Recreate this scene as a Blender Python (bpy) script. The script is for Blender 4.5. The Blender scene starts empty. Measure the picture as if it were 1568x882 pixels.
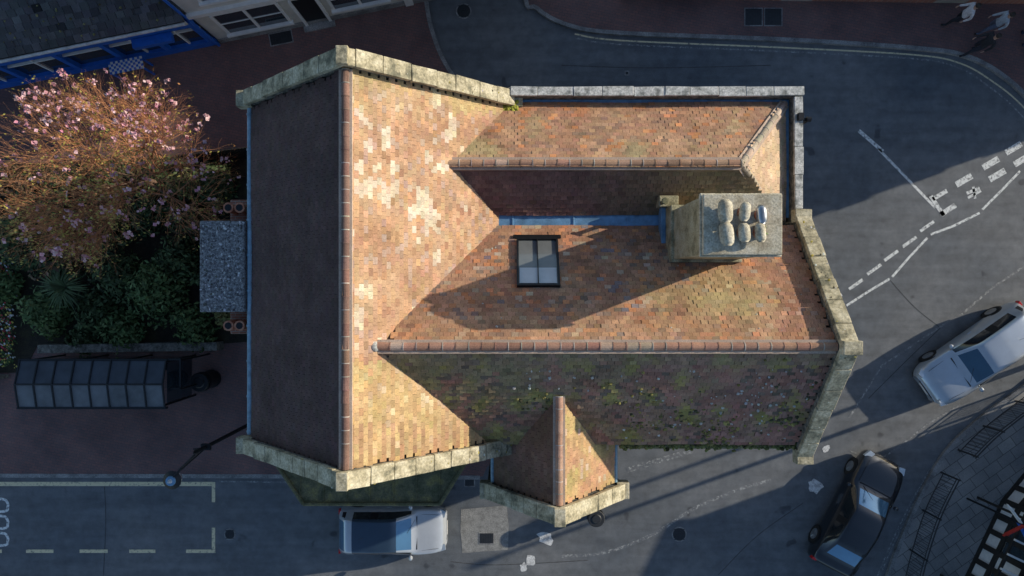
import bpy, math, random
from mathutils import Vector, Matrix, noise
random.seed(7)
R=random.random
def U(a,b): return a+(b-a)*R()
H=26.0; F=1046.0
def G(px,py,z=0.0):
    d=H-z
    return Vector(((px-784)/F*d, -(py-441)/F*d, z))
col=bpy.context.scene.collection
# ---------------------------------------------------------------- materials
def newmat(name):
    m=bpy.data.materials.new(name); m.use_nodes=True
    nt=m.node_tree; b=nt.nodes['Principled BSDF']
    return m,nt,b
def N(nt,t,**k):
    n=nt.nodes.new(t)
    for a,v in k.items(): setattr(n,a,v)
    return n
def coords(nt):
    g=N(nt,'ShaderNodeNewGeometry'); return g.outputs['Position']
def noise_n(nt,vec,scale,detail=4,rough=.6):
    n=N(nt,'ShaderNodeTexNoise'); n.inputs['Scale'].default_value=scale
    n.inputs['Detail'].default_value=detail; n.inputs['Roughness'].default_value=rough
    nt.links.new(vec,n.inputs['Vector']); return n.outputs['Fac']
def ramp(nt,fac,stops):
    r=N(nt,'ShaderNodeValToRGB'); e=r.color_ramp.elements
    while len(e)<len(stops): e.new(.5)
    for el,(p,c) in zip(e,stops):
        el.position=p; el.color=(*c,1) if len(c)==3 else c
    nt.links.new(fac,r.inputs['Fac']); return r.outputs['Color']
def mix(nt,fac,a,b,mode='MIX'):
    m=N(nt,'ShaderNodeMix',data_type='RGBA',blend_type=mode)
    for i,v in ((0,fac),(6,a),(7,b)):
        if isinstance(v,bpy.types.NodeSocket): nt.links.new(v,m.inputs[i])
        elif i==0: m.inputs[0].default_value=v
        else: m.inputs[i].default_value=(*v,1)
    return m.outputs[2]
def bump(nt,b,h,strength=.3,dist=.02):
    n=N(nt,'ShaderNodeBump'); n.inputs['Strength'].default_value=strength; n.inputs['Distance'].default_value=dist
    nt.links.new(h,n.inputs['Height']); nt.links.new(n.outputs['Normal'],b.inputs['Normal'])
def stone_mat(name,c1,c2,c3,rough=.9,s=3.0,bs=.5,fine=25,pos=(.36,.5,.64)):
    m,nt,b=newmat(name); P=coords(nt)
    n1=noise_n(nt,P,s,6,.65); n2=noise_n(nt,P,fine,5,.7)
    c=ramp(nt,n1,[(pos[0],c1),(pos[1],c2),(pos[2],c3)])
    g=ramp(nt,n2,[(.3,(.5,.5,.5)),(.7,(1.25,1.25,1.25))])
    c=mix(nt,1.0,c,g,'MULTIPLY'); nt.links.new(c,b.inputs['Base Color'])
    b.inputs['Roughness'].default_value=rough; bump(nt,b,n2,bs,.02); return m
def plain(name,c,rough=.5,metal=0,var=.15,s=8,coat=0):
    m,nt,b=newmat(name); P=N(nt,'ShaderNodeTexCoord').outputs['Object']
    n=noise_n(nt,P,s,4,.6)
    g=ramp(nt,n,[(.3,(1-var,)*3),(.7,(1+var,)*3)])
    nt.links.new(mix(nt,1.0,c,g,'MULTIPLY'),b.inputs['Base Color'])
    b.inputs['Roughness'].default_value=rough; b.inputs['Metallic'].default_value=metal
    b.inputs['Coat Weight'].default_value=coat; b.inputs['Coat Roughness'].default_value=.04
    return m
def attr_mat(name,rough=.85,fine=30,amt=.25,bs=.4,big=True):
    m,nt,b=newmat(name); P=coords(nt)
    a=N(nt,'ShaderNodeAttribute',attribute_name='Col'); c=a.outputs['Color']
    if bs or big:
        n=noise_n(nt,P,fine,4,.7)
        c=mix(nt,1.0,c,ramp(nt,n,[(.3,(1-amt,)*3),(.7,(1+amt,)*3)]),'MULTIPLY')
    if big:
        n2=noise_n(nt,P,1.3,6,.65)
        c=mix(nt,1.0,c,ramp(nt,n2,[(.3,(.74,.74,.74)),(.7,(1.18,1.18,1.18))]),'MULTIPLY')
    nt.links.new(c,b.inputs['Base Color']); b.inputs['Roughness'].default_value=rough
    b.inputs['Specular IOR Level'].default_value=.25
    if bs: bump(nt,b,n,bs,.01)
    return m
def asphalt_color(nt,P):
    n1=noise_n(nt,P,.18,5,.6); n2=noise_n(nt,P,55,3,.8); n3=noise_n(nt,P,2.2,7,.7)
    c=ramp(nt,n1,[(.35,(.100,.113,.128)),(.62,(.155,.162,.168))])
    c=mix(nt,1.0,c,ramp(nt,n2,[(.3,(.62,.62,.62)),(.7,(1.42,1.42,1.42))]),'MULTIPLY')
    c=mix(nt,1.0,c,ramp(nt,n3,[(.3,(.76,.76,.76)),(.7,(1.22,1.22,1.22))]),'MULTIPLY')
    return c,n2
def asphalt():
    m,nt,b=newmat('asphalt'); P=coords(nt); c,n2=asphalt_color(nt,P)
    mp=N(nt,'ShaderNodeMapping'); mp.inputs['Scale'].default_value=(.25,2.2,1); mp.inputs['Rotation'].default_value=(0,0,-.25); nt.links.new(P,mp.inputs['Vector'])
    st=noise_n(nt,mp.outputs[0],1.0,5,.6)
    c=mix(nt,1.0,c,ramp(nt,st,[(.35,(.86,.86,.86)),(.7,(1.18,1.18,1.18))]),'MULTIPLY')
    sp=noise_n(nt,P,1.1,2,.5)
    c=mix(nt,1.0,c,ramp(nt,sp,[(.27,(.6,.6,.62)),(.31,(1,1,1)),(.74,(1,1,1)),(.80,(1.2,1.2,1.2))]),'MULTIPLY')
    nt.links.new(c,b.inputs['Base Color']); b.inputs['Roughness'].default_value=.85
    bump(nt,b,n2,.5,.012); return m
def paint(name,pc,wear=.5):
    m,nt,b=newmat(name); P=coords(nt); c,n2=asphalt_color(nt,P)
    n=noise_n(nt,P,9,7,.75)
    f=ramp(nt,n,[(wear-.06,(0,0,0)),(wear+.06,(1,1,1))])
    nt.links.new(mix(nt,f,c,pc),b.inputs['Base Color']); b.inputs['Roughness'].default_value=.7
    bump(nt,b,n2,.4,.01); return m
def paving(name,c1,c2,mort,w,h,rot=0,s=1.0):
    m,nt,b=newmat(name); P=coords(nt)
    mp=N(nt,'ShaderNodeMapping'); mp.inputs['Rotation'].default_value=(0,0,rot); nt.links.new(P,mp.inputs['Vector'])
    br=N(nt,'ShaderNodeTexBrick'); br.inputs['Scale'].default_value=1; br.inputs['Brick Width'].default_value=w
    br.inputs['Row Height'].default_value=h; br.inputs['Mortar Size'].default_value=.008*s
    br.inputs['Color1'].default_value=(*c1,1); br.inputs['Color2'].default_value=(*c2,1); br.inputs['Mortar'].default_value=(*mort,1)
    nt.links.new(mp.outputs[0],br.inputs['Vector'])
    n1=noise_n(nt,P,.5,6,.65); n2=noise_n(nt,P,40,3,.7)
    c=mix(nt,1.0,br.outputs['Color'],ramp(nt,n1,[(.3,(.65,.67,.7)),(.7,(1.3,1.25,1.2))]),'MULTIPLY')
    c=mix(nt,1.0,c,ramp(nt,n2,[(.3,(.75,)*3),(.7,(1.25,)*3)]),'MULTIPLY')
    nt.links.new(c,b.inputs['Base Color']); b.inputs['Roughness'].default_value=.85
    bump(nt,b,br.outputs['Fac'],-.3,.01); return m
M={}
M['asphalt']=asphalt()
M['seam']=stone_mat('tar_seam',(.06,.062,.066),(.075,.078,.082),(.10,.104,.11),s=4,bs=.2)
M['white']=paint('white_road_paint',(.74,.76,.74),.45)
M['worn']=paint('worn_road_paint',(.40,.41,.40),.56)
M['yellow']=paint('yellow_road_paint',(.72,.63,.40),.42)
M['redpave']=paving('red_brick_paving',(.205,.105,.095),(.155,.095,.092),(.10,.085,.085),.21,.105,.2)
M['slabs']=paving('stone_slab_paving',(.30,.30,.295),(.22,.225,.225),(.10,.10,.10),.62,.42,-.62,1.6)
M['kerb']=stone_mat('kerb_stone',(.17,.17,.17),(.27,.27,.265),(.36,.36,.35),s=2)
M['soil']=stone_mat('soil',(.02,.018,.012),(.035,.028,.018),(.05,.045,.02),s=2)
M['coping']=stone_mat('coping_stone',(.19,.18,.12),(.46,.405,.265),(.66,.60,.43),s=2.2,fine=16,bs=.6,pos=(.37,.49,.62))
M['coping2']=stone_mat('coping_stone_pale',(.24,.25,.23),(.60,.60,.56),(.78,.77,.72),s=4,fine=20,bs=.6)
M['flint']=stone_mat('flint_wall',(.08,.08,.07),(.2,.19,.16),(.32,.3,.26),s=7,bs=.9)
M['render']=stone_mat('chimney_render',(.20,.18,.10),(.40,.36,.22),(.50,.47,.33),s=2.5,bs=.6)
M['slab']=stone_mat('chimney_slab',(.40,.35,.25),(.56,.51,.38),(.64,.60,.48),s=3.5,fine=20,bs=.5)
M['gravel']=stone_mat('gravel_cap',(.11,.11,.115),(.25,.25,.255),(.48,.48,.47),s=14,fine=40,bs=1.0)
M['lead']=plain('lead_flashing',(.16,.32,.50),.45,.25,.3,4)  # blue of the reflected sky put into the lead's base colour
M['leaddk']=stone_mat('old_lead',(.10,.11,.055),(.17,.165,.095),(.28,.25,.10),s=3,bs=.4)
M['black']=plain('black_metal',(.015,.016,.018),.4,.3)
M['iron']=plain('cast_iron',(.04,.043,.047),.55,.4)
M['glass']=plain('dark_glass',(.02,.035,.05),.06,0,.1,2,.8)
M['carglass']=plain('car_glass',(.05,.12,.19),.08,.45,.1,2,1.0)  # some blue sky reflection mixed into the glass colour
M['carglass_sky']=plain('car_glass_painted_sky',(.12,.27,.42),.08,.5,.1,2,1.0)  # brighter blue: the sky's reflection painted in as base colour
M['sideglass']=plain('car_side_glass',(.010,.014,.018),.08,0,.1,2,1.0)
M['skyglass']=plain('skylight_glass',(.15,.16,.16),.15,0,.1,2,.8)
M['blind']=plain('window_blind',(.5,.55,.58),.3,0,.1,3,.5)
M['gutter']=plain('grey_gutter',(.24,.38,.47),.5,.1,.3,5)
M['wgutter']=plain('pale_gutter',(.5,.51,.5),.6,0,.3,5)
M['tile']=attr_mat('roof_tiles')
M['leaf']=attr_mat('foliage',.7,20,.3,0,False)
M['moss']=attr_mat('moss',.95,40,.4,.5,False)
M['slate']=paving('slate_roof',(.06,.063,.07),(.095,.095,.10),(.02,.02,.02),.3,.2,-.2)
M['cream']=plain('cream_wall',(.62,.60,.54),.8,0,.12,2)
M['whitep']=plain('white_paint',(.75,.75,.73),.5,0,.08,6)
M['bluep']=plain('blue_paint',(.015,.12,.5),.4,0,.15,5)
M['brick']=paving('house_brick',(.36,.15,.10),(.28,.12,.08),(.35,.32,.27),.22,.075)
M['terra']=stone_mat('terracotta_pot',(.42,.16,.09),(.55,.22,.13),(.6,.32,.2),s=6)
M['wood']=plain('black_timber',(.02,.018,.016),.7,0,.3,8)
M['rubber']=plain('tyre_rubber',(.015,.015,.015),.85)
M['alloy']=plain('alloy_wheel',(.45,.46,.47),.3,.8)
M['red_l']=plain('tail_light',(.5,.01,.01),.2,0,.1,8,.5)
M['head_l']=plain('head_light',(.6,.65,.68),.1,.2,.1,8,1)
M['skin']=plain('skin',(.5,.3,.22),.6)
M['hair']=plain('dark_hair',(.03,.02,.015),.6,0,.4,40)
# ---------------------------------------------------------------- mesh builder
class MB:
    def __init__(s): s.v=[];s.f=[];s.m=[];s.c=[]
    def face(s,pts,mi=0,c=(1,1,1)):
        i=len(s.v); s.v+= [tuple(p) for p in pts]; s.f.append(tuple(range(i,i+len(pts)))); s.m.append(mi); s.c.append(c)
    def add(s,pts,faces,mi=0,c=(1,1,1)):
        i=len(s.v); s.v+=[tuple(p) for p in pts]
        for f in faces: s.f.append(tuple(i+k for k in f)); s.m.append(mi); s.c.append(c)
    def obox(s,c0,ax,ay,az,mi=0,c=(1,1,1)):
        c0=Vector(c0);ax=Vector(ax);ay=Vector(ay);az=Vector(az)
        p=[c0+ax*i+ay*j+az*k for k in(-1,1) for j in(-1,1) for i in(-1,1)]
        s.add(p,[(0,2,3,1),(4,5,7,6),(0,1,5,4),(2,6,7,3),(0,4,6,2),(1,3,7,5)],mi,c)
    def box(s,x0,x1,y0,y1,z0,z1,mi=0,c=(1,1,1)):
        s.obox(((x0+x1)/2,(y0+y1)/2,(z0+z1)/2),((x1-x0)/2,0,0),(0,(y1-y0)/2,0),(0,0,(z1-z0)/2),mi,c)
    def prism(s,poly,z0,z1,mi=0,c=(1,1,1)):
        n=len(poly); a=sum(poly[i][0]*poly[(i+1)%n][1]-poly[(i+1)%n][0]*poly[i][1] for i in range(n))
        if a<0: poly=poly[::-1]
        p=[(q[0],q[1],z0) for q in poly]+[(q[0],q[1],z1) for q in poly]
        f=[tuple(range(n))[::-1],tuple(range(n,2*n))]+[(i,(i+1)%n,n+(i+1)%n,n+i) for i in range(n)]
        s.add(p,f,mi,c)
    def extr(s,poly3,vec,mi=0,c=(1,1,1)):
        n=len(poly3); vec=Vector(vec); p=[Vector(q) for q in poly3]; p=p+[q+vec for q in p]
        s.add(p,[tuple(range(n))[::-1],tuple(range(n,2*n))]+[(i,(i+1)%n,n+(i+1)%n,n+i) for i in range(n)],mi,c)
    def tube(s,p0,p1,r0,r1=None,n=8,mi=0,c=(1,1,1),cap=True):
        p0=Vector(p0);p1=Vector(p1); r1=r0 if r1 is None else r1
        d=(p1-p0).normalized(); a=d.orthogonal().normalized(); b=d.cross(a)
        pts=[p0+(a*math.cos(t)+b*math.sin(t))*r0 for t in [2*math.pi*i/n for i in range(n)]]+[p1+(a*math.cos(t)+b*math.sin(t))*r1 for t in [2*math.pi*i/n for i in range(n)]]
        f=[(i,(i+1)%n,n+(i+1)%n,n+i) for i in range(n)]
        if cap: f+=[tuple(range(n))[::-1],tuple(range(n,2*n))]
        s.add(pts,f,mi,c)
    def ribbon(s,pts,w,z0,z1=None,mi=0,c=(1,1,1)):
        P=[Vector((p[0],p[1],0)) for p in pts]; L=[];Rr=[]
        for i,p in enumerate(P):
            d=(P[min(i+1,len(P)-1)]-P[max(i-1,0)]).normalized(); n=Vector((-d.y,d.x,0))*w/2
            L.append(p+n);Rr.append(p-n)
        for i in range(len(P)-1):
            q=[Rr[i],Rr[i+1],L[i+1],L[i]]
            if z1 is None: s.face([(a.x,a.y,z0) for a in q],mi,c)
            else: s.prism([(a.x,a.y) for a in q],z0,z1,mi,c)
    def blob(s,c0,r,mi=0,c=(1,1,1),n=7,m=4,jit=.25,half=True):
        c0=Vector(c0); rx,ry,rz=r; pts=[];f=[]
        for j in range(m):
            ph=(math.pi/2)*(j/(m)) if half else -math.pi/2+math.pi*(j+.5)/m
            for i in range(n):
                t=2*math.pi*i/n; k=1+U(-jit,jit)
                pts.append(c0+Vector((rx*math.cos(ph)*math.cos(t)*k,ry*math.cos(ph)*math.sin(t)*k,rz*math.sin(ph))))
        pts.append(c0+Vector((0,0,rz)))
        for j in range(m-1):
            for i in range(n): f.append((j*n+i,j*n+(i+1)%n,(j+1)*n+(i+1)%n,(j+1)*n+i))
        for i in range(n): f.append(((m-1)*n+i,(m-1)*n+(i+1)%n,m*n))
        if not half: f.append(tuple(range(n))[::-1])
        s.add(pts,f,mi,c)
    def build(s,name,mats,parent=None,smooth=False,bev=0,loc=None,rot=0):
        me=bpy.data.meshes.new(name); me.from_pydata(s.v,[],s.f)
        for m in mats: me.materials.append(M[m] if isinstance(m,str) else m)
        me.polygons.foreach_set('material_index',s.m)
        ca=me.color_attributes.new('Col','FLOAT_COLOR','CORNER'); buf=[]
        for f,c in zip(s.f,s.c): buf+= [c[0],c[1],c[2],1.0]*len(f)
        ca.data.foreach_set('color',buf)
        if smooth: me.polygons.foreach_set('use_smooth',[True]*len(s.f))
        me.update(); o=bpy.data.objects.new(name,me); col.objects.link(o)
        if parent: o.parent=parent
        if loc is not None: o.location=loc
        o.rotation_euler[2]=rot
        if bev:
            b=o.modifiers.new('b','BEVEL'); b.width=bev; b.segments=2; b.limit_method='ANGLE'
        return o
def empty(name,loc=(0,0,0),rot=0):
    e=bpy.data.objects.new(name,None); col.objects.link(e); e.location=loc; e.rotation_euler[2]=rot; return e
def smoothpts(P,k=6):
    P=[Vector((p[0],p[1],0)) for p in P]; out=[]
    for i in range(len(P)-1):
        p0=P[max(i-1,0)];p1=P[i];p2=P[i+1];p3=P[min(i+2,len(P)-1)]
        for j in range(k):
            t=j/k; out.append(.5*((2*p1)+(p2-p0)*t+(2*p0-5*p1+4*p2-p3)*t*t+(3*p1-p0-3*p2+p3)*t**3))
    out.append(P[-1]); return out
def GP(l): return [G(*p) for p in l]
# ---------------------------------------------------------------- ground
b=MB(); b.face([(-300,-300,0),(300,-300,0),(300,300,0),(-300,300,0)]); b.build('ground',['asphalt'])
KZ=.12
def pavement(name,kerbline,rest,mat):
    k=smoothpts(GP(kerbline)); b=MB()
    b.prism([(p.x,p.y) for p in k]+[(G(*p).x,G(*p).y) for p in rest],-.2,KZ,0)
    b.ribbon(k,.15,-.1,KZ+.006,1); return b.build(name,[mat,'kerb'])
pavement('pavement',[(640,-300),(648,-60),(654,10),(664,55),(682,98),(722,160),(760,230),(800,330)],[(800,500),(790,650),(770,690),(745,715),(740,728),(700,731),(-400,727),(-400,-300)],'redpave')
bk=MB(); bk.ribbon(GP([(-400,727),(0,727),(400,728),(735,730)]),.15,-.1,KZ+.006); bk.build('kerb',['kerb'])
pavement('pavement',[(800,-300),(803,-20),(822,14),(870,40),(950,52),(1200,62),(1400,75),(1480,88),(1540,122),(1600,180),(1750,330)],[(2000,330),(2000,-300)],'redpave')
pavement('pavement',[(1800,420),(1680,500),(1568,590),(1500,640),(1448,690),(1412,750),(1385,810),(1358,882),(1330,1000)],[(1900,1000)],'slabs')
b=MB()
W=lambda pts,w,mi=0:b.ribbon(GP(pts),w,.005,None,mi)
W([(-200,740),(0,741),(325,741)],.16,2); W([(335,737),(420,738),(520,741)],.06,1)
W([(327,738),(327,769)],.13,2)
for a,c in ((40,82),(122,165),(198,238),(285,330),(-40,3)): W([(a,844),(c,844)],.13,2)
W([(327,808),(327,841)],.13,2)
for y in (764,790,816):
    b.ribbon(smoothpts(GP([(-40,y),(2,y),(11,y+5),(12,y+12),(6,y+19),(-40,y+19)])),.1,.005,None,0)
W([(1315,200),(1352,232)],.14);W([(1345,228),(1378,262),(1432,318)],.10)
W([(1425,300),(1445,330)],.16); W([(1440,329),(1463,314)],.2); W([(1428,305),(1450,292)],.16)
for (x,y) in ((1476,276),(1517,250),(1552,227),(1590,205)): W([(x-12,y+7),(x+12,y-7)],.24)
for (x,y) in ((1527,268),(1565,245),(1600,222)): W([(x-12,y+7),(x+12,y-7)],.24)
W([(1480,296),(1500,288)],.12); W([(1482,303),(1502,292)],.10); W([(1490,286),(1493,304)],.1)
W([(1425,359),(1460,346),(1500,326)],.09); W([(1504,321),(1535,290),(1562,262)],.09); W([(1366,424),(1392,394),(1420,364)],.09)
W([(1296,468),(1330,446),(1362,427)],.09)
for (x,y) in ((1312,435),(1340,412),(1366,391),(1394,370),(1421,346),(1280,458)): W([(x-12,y+8),(x+9,y-7)],.12)
W([(1476,478),(1520,440),(1568,408)],.08,1); W([(1300,640),(1350,560),(1440,500),(1475,480)],.07,1)
b.ribbon(smoothpts(GP([(880,52),(950,62),(1200,73),(1400,84),(1470,97),(1520,125),(1568,165),(1640,250)])),.06,.005,None,2)
b.ribbon(smoothpts(GP([(880,58),(950,68),(1200,79),(1400,90),(1468,104),(1512,131),(1560,172),(1630,255)])),.06,.005,None,1)
b.ribbon(smoothpts(GP([(660,60),(672,98),(700,140)])),.07,.005,None,1)
for off in (0,9): b.ribbon(smoothpts(GP([(1562,604+off),(1495,650+off),(1438,700+off),(1400,760+off),(1370,820+off),(1340,890+off)])),.06,.005,None,1)
b.ribbon(smoothpts(GP([(860,852),(930,845),(1000,818),(1060,780),(1130,750),(1180,735)])),.12,.005,None,1)
b.ribbon(smoothpts(GP([(960,720),(1000,708),(1060,690)])),.2,.005,None,1)
b.ribbon(smoothpts(GP([(1300,690),(1350,700),(1420,650),(1470,620)])),.06,.005,None,1)
b.build('road_markings',['white','worn','yellow'])
b=MB()
for pts in ([(1362,428),(1400,470),(1440,502)],[(160,745),(162,800),(158,890)],[(860,100),(1000,104),(1180,100)],[(690,860),(760,865),(900,858)],[(520,745),(515,770)],[(1100,880),(1160,820),(1230,770)],[(1440,502),(1380,560),(1330,610)]):
    b.ribbon(smoothpts(GP(pts)),.03,.0035)
b.build('road_tar_seams',['seam'])
def blotch(cx,cy,rx,ry,n=14,rot=0):
    out=[]
    for i in range(n):
        t=2*math.pi*i/n; k=U(.65,1.1); x=rx*math.cos(t)*k;y=ry*math.sin(t)*k
        out.append((cx+x*math.cos(rot)-y*math.sin(rot),cy+x*math.sin(rot)+y*math.cos(rot)))
    return out
M['conc']=stone_mat('concrete_patch',(.21,.21,.20),(.29,.29,.28),(.34,.34,.32),s=4)
M['spill']=stone_mat('paint_spill',(.4,.4,.4),(.72,.73,.72),(.8,.8,.79),s=5)
bp=MB()
def add_patch(pts,z,mi):
    P=GP(pts); q=[(p.x,p.y) for p in P]; a=sum(q[i][0]*q[(i+1)%len(q)][1]-q[(i+1)%len(q)][0]*q[i][1] for i in range(len(q)))
    if a<0: q=q[::-1]
    bp.face([(x,y,z) for x,y in q],mi)
add_patch([(706,780),(740,777),(776,774),(779,805),(778,842),(742,844),(708,847),(705,812)],.006,0)
for c in ((1248,744,14,13),(835,823,15,10),(812,858,10,9),(802,868,8,6),(1265,687,7,5)): add_patch(blotch(*c,rot=U(0,3)),.007,1)
bp.build('road_patches',['conc','spill'])
def cover(px,py,w,h,name='manhole_cover',z=.0,rnd=False,rot=0):
    c=G(px,py,0); b=MB()
    if rnd:
        b.tube((0,0,.0),(0,0,.010),w/2,n=28,mi=1); b.tube((0,0,.01),(0,0,.014),w/2-.05,n=28)
        for i in range(-3,4): b.box(-w*.35,w*.35,i*w*.11-.012,i*w*.11+.012,.014,.022)
    else:
        b.box(-w/2,w/2,-h/2,h/2,0,.008,1); b.box(-w/2+.04,w/2-.04,-h/2+.04,h/2-.04,.008,.014)
        n=max(2,int(w/.12))
        for i in range(n): x=-w/2+.07+(w-.14)*(i+.5)/n; b.box(x-.012,x+.012,-h/2+.06,h/2-.06,.014,.022)
    b.build(name,['iron','kerb'],loc=(c.x,c.y,z+.002),rot=rot)
cover(745,824,.6,.46,z=.006); cover(1040,818,.58,0,rnd=True); cover(352,818,.45,0,rnd=True); cover(710,17,.6,0,rnd=True,z=0)
cover(1152,28,.7,.7,z=KZ+.003); cover(1182,28,.7,.7,z=KZ+.003); cover(719,737,.42,.42,'drain_grate',z=0)
cover(432,60,.9,.5,z=KZ+.003,rot=.2); cover(960,112,.18,.18,z=0)
# ---------------------------------------------------------------- church
church=empty('stone_church')
def nz(x,y,z=0,s=1): return noise.noise(Vector((x*s,y*s,z)))
def lerp(a,b,t): t=max(0,min(1,t)); return tuple(a[i]*(1-t)+b[i]*t for i in range(3))
def jit(c,a=.12):
    k=1+random.gauss(0,a); return tuple(max(.01,v*k*(1+random.gauss(0,.03))) for v in c)
def pixof(p): d=H-p.z; return (784+p.x*F/d, 441-p.y*F/d)
def c_east(p):
    px,py=pixof(p); r=R()
    base=lerp((.44,.27,.165),(.56,.38,.245),.5+nz(px,py,0,.012)*1.2)
    if r<.12: base=(.47,.34,.27)
    elif r<.24: base=(.56,.34,.20)
    elif r<.32: base=(.40,.24,.15)
    d1=math.hypot((px-590)/48,(py-297)/22); d2=math.hypot((px-650)/28,(py-335)/44)
    k=1.1-min(d1,d2)
    hsh=noise.cell(Vector((px/13.0,py/17.0,3)))*.5+.5
    thr=.045+(.60*min(1,k*1.6) if k>0 else 0)
    if 548<px<572 and 160<py<290: thr+=.2
    if 620<px<720 and 180<py<270: thr+=.10
    if 560<px<600 and 190<py<240: thr+=.10
    if px<725 and hsh<thr: base=lerp((.60,.50,.38),(.70,.62,.49),R())
    elif R()<.025: base=(.62,.52,.40)
    elif hsh>.90: base=lerp(base,(.42,.26,.18),.5)
    if py>560: base=lerp(base,(.55,.42,.20),.6+.5*nz(px,py,2,.03))
    if py>655 and int(px/8)%2: base=(.43,.28,.16)
    if py<190: base=lerp(base,(.54,.46,.24),(190-py)/80*.7)
    if px>690 and 180>py: base=lerp(base,(.46,.39,.18),.5)
    return jit(base,.08)
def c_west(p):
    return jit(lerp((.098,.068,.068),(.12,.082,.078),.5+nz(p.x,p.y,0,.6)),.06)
def c_navN(p):
    px,py=pixof(p); r=R()
    base=lerp((.36,.195,.125),(.46,.28,.18),.5+nz(px,py,0,.015)*1.3)
    if r<.12: base=(.54,.25,.13)
    elif r<.21: base=(.28,.20,.16)
    elif r<.26: base=(.46,.36,.27)
    elif r<.28: base=(.24,.21,.22)
    k=1.15-math.hypot((px-1110)/110,(py-455)/45)+.6*nz(px,py,1,.03)
    if k>0: base=lerp(base,(.46,.39,.20),k*.8)
    if py>480: base=lerp(base,(.50,.31,.18),.4)
    if px>1195: base=lerp(base,(.38,.19,.13),.6)
    return jit(base,.11)
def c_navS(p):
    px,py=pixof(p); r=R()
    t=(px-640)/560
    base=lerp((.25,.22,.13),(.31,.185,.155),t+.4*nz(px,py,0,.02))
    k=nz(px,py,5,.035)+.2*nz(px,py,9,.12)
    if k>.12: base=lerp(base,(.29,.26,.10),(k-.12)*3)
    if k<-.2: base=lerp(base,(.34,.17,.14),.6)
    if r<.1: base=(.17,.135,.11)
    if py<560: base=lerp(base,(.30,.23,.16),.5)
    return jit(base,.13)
def c_norN(p):
    px,py=pixof(p); r=R()
    base=lerp((.41,.235,.15),(.51,.325,.205),.5+nz(px,py,0,.02)*1.2)
    if r<.09: base=(.58,.27,.13)
    elif r<.18: base=(.34,.22,.155)
    k=nz(px,py,4,.02)
    if py<178 and px<920: base=lerp(base,(.64,.26,.11),.5 if nz(px,py,7,.05)>0 else .1)
    if k>.2: base=lerp(base,(.43,.36,.20),(k-.2)*2)
    return jit(base,.10)
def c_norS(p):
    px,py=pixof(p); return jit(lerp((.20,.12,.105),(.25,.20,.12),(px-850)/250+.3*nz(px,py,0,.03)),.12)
def c_hip(p): return jit(lerp((.52,.38,.25),(.58,.45,.31),R()),.07)
def c_porE(p):
    px,py=pixof(p); b_=lerp((.47,.285,.175),(.49,.38,.18),.5+nz(px,py,0,.03)*1.5)
    if R()<.06: b_=(.6,.46,.33)
    return jit(b_,.08)
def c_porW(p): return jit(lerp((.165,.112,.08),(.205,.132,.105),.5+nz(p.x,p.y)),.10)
def inside(poly,x,y):
    r=False;n=len(poly);j=n-1
    for i in range(n):
        if (poly[i][1]>y)!=(poly[j][1]>y) and x<(poly[j][0]-poly[i][0])*(y-poly[i][1])/(poly[j][1]-poly[i][1])+poly[i][0]: r=not r
        j=i
    return r
def slope(name,poly,cf,sag=.02,rough=.005,w=.185,g=.125):
    P=[Vector(p) for p in poly]; u=(P[1]-P[0]).normalized(); n=u.cross(P[-1]-P[0]).normalized()
    if n.z<0: n=-n
    v=n.cross(u)
    if v.z<0: v=-v
    uv=[((p-P[0]).dot(u),(p-P[0]).dot(v)) for p in P]
    us=[a for a,_ in uv];vs=[c for _,c in uv]
    B=MB(); B.extr([p-n*.03 for p in P],-n*.08,0,(.05,.035,.03))
    nj=int((max(vs))/g)
    for j in range(nj+1):
        y=min(vs)+j*g
        off=(j%2)*.5*w + nz(j*1.7,3)*.02
        i0=int(min(us)/w)-1; i1=int(max(us)/w)+1
        ro=random.gauss(0,.002)
        for i in range(i0,i1+1):
            x=i*w+off
            if not inside(uv,x+w/2,y+g*.3): continue
            sg=nz(x*.35,y*.5,0,1)*sag*1.6
            q=P[0]+u*x+v*(y-.02)+n*(sg+ro)
            c=cf(q); c=(c[0]*1.04,c[1]*.99,c[2]*.93)
            l=.022+random.gauss(0,rough*.7); t=random.gauss(0,rough*.6); gp=.002+R()*.002
            yj=random.gauss(0,.003); L=g+.05
            a0=q+u*gp+v*yj+n*(l+t);a1=q+u*(w-gp)+v*yj+n*(l-t);a2=q+u*(w-gp)+v*L+n*(.006-t);a3=q+u*gp+v*L+n*(.006+t)
            d=n*-.03
            dk=tuple(k*.5 for k in c)
            B.face([a0,a1,a2,a3] if (a1-a0).cross(a3-a0).dot(n)>0 else [a3,a2,a1,a0],0,c)
            B.face([a0,a0+d,a1+d,a1],0,dk); B.face([a0,a3,a3+d,a0+d],0,dk); B.face([a1,a1+d,a2+d,a2],0,dk)
    B.build(name,['tile'],church)
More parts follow.
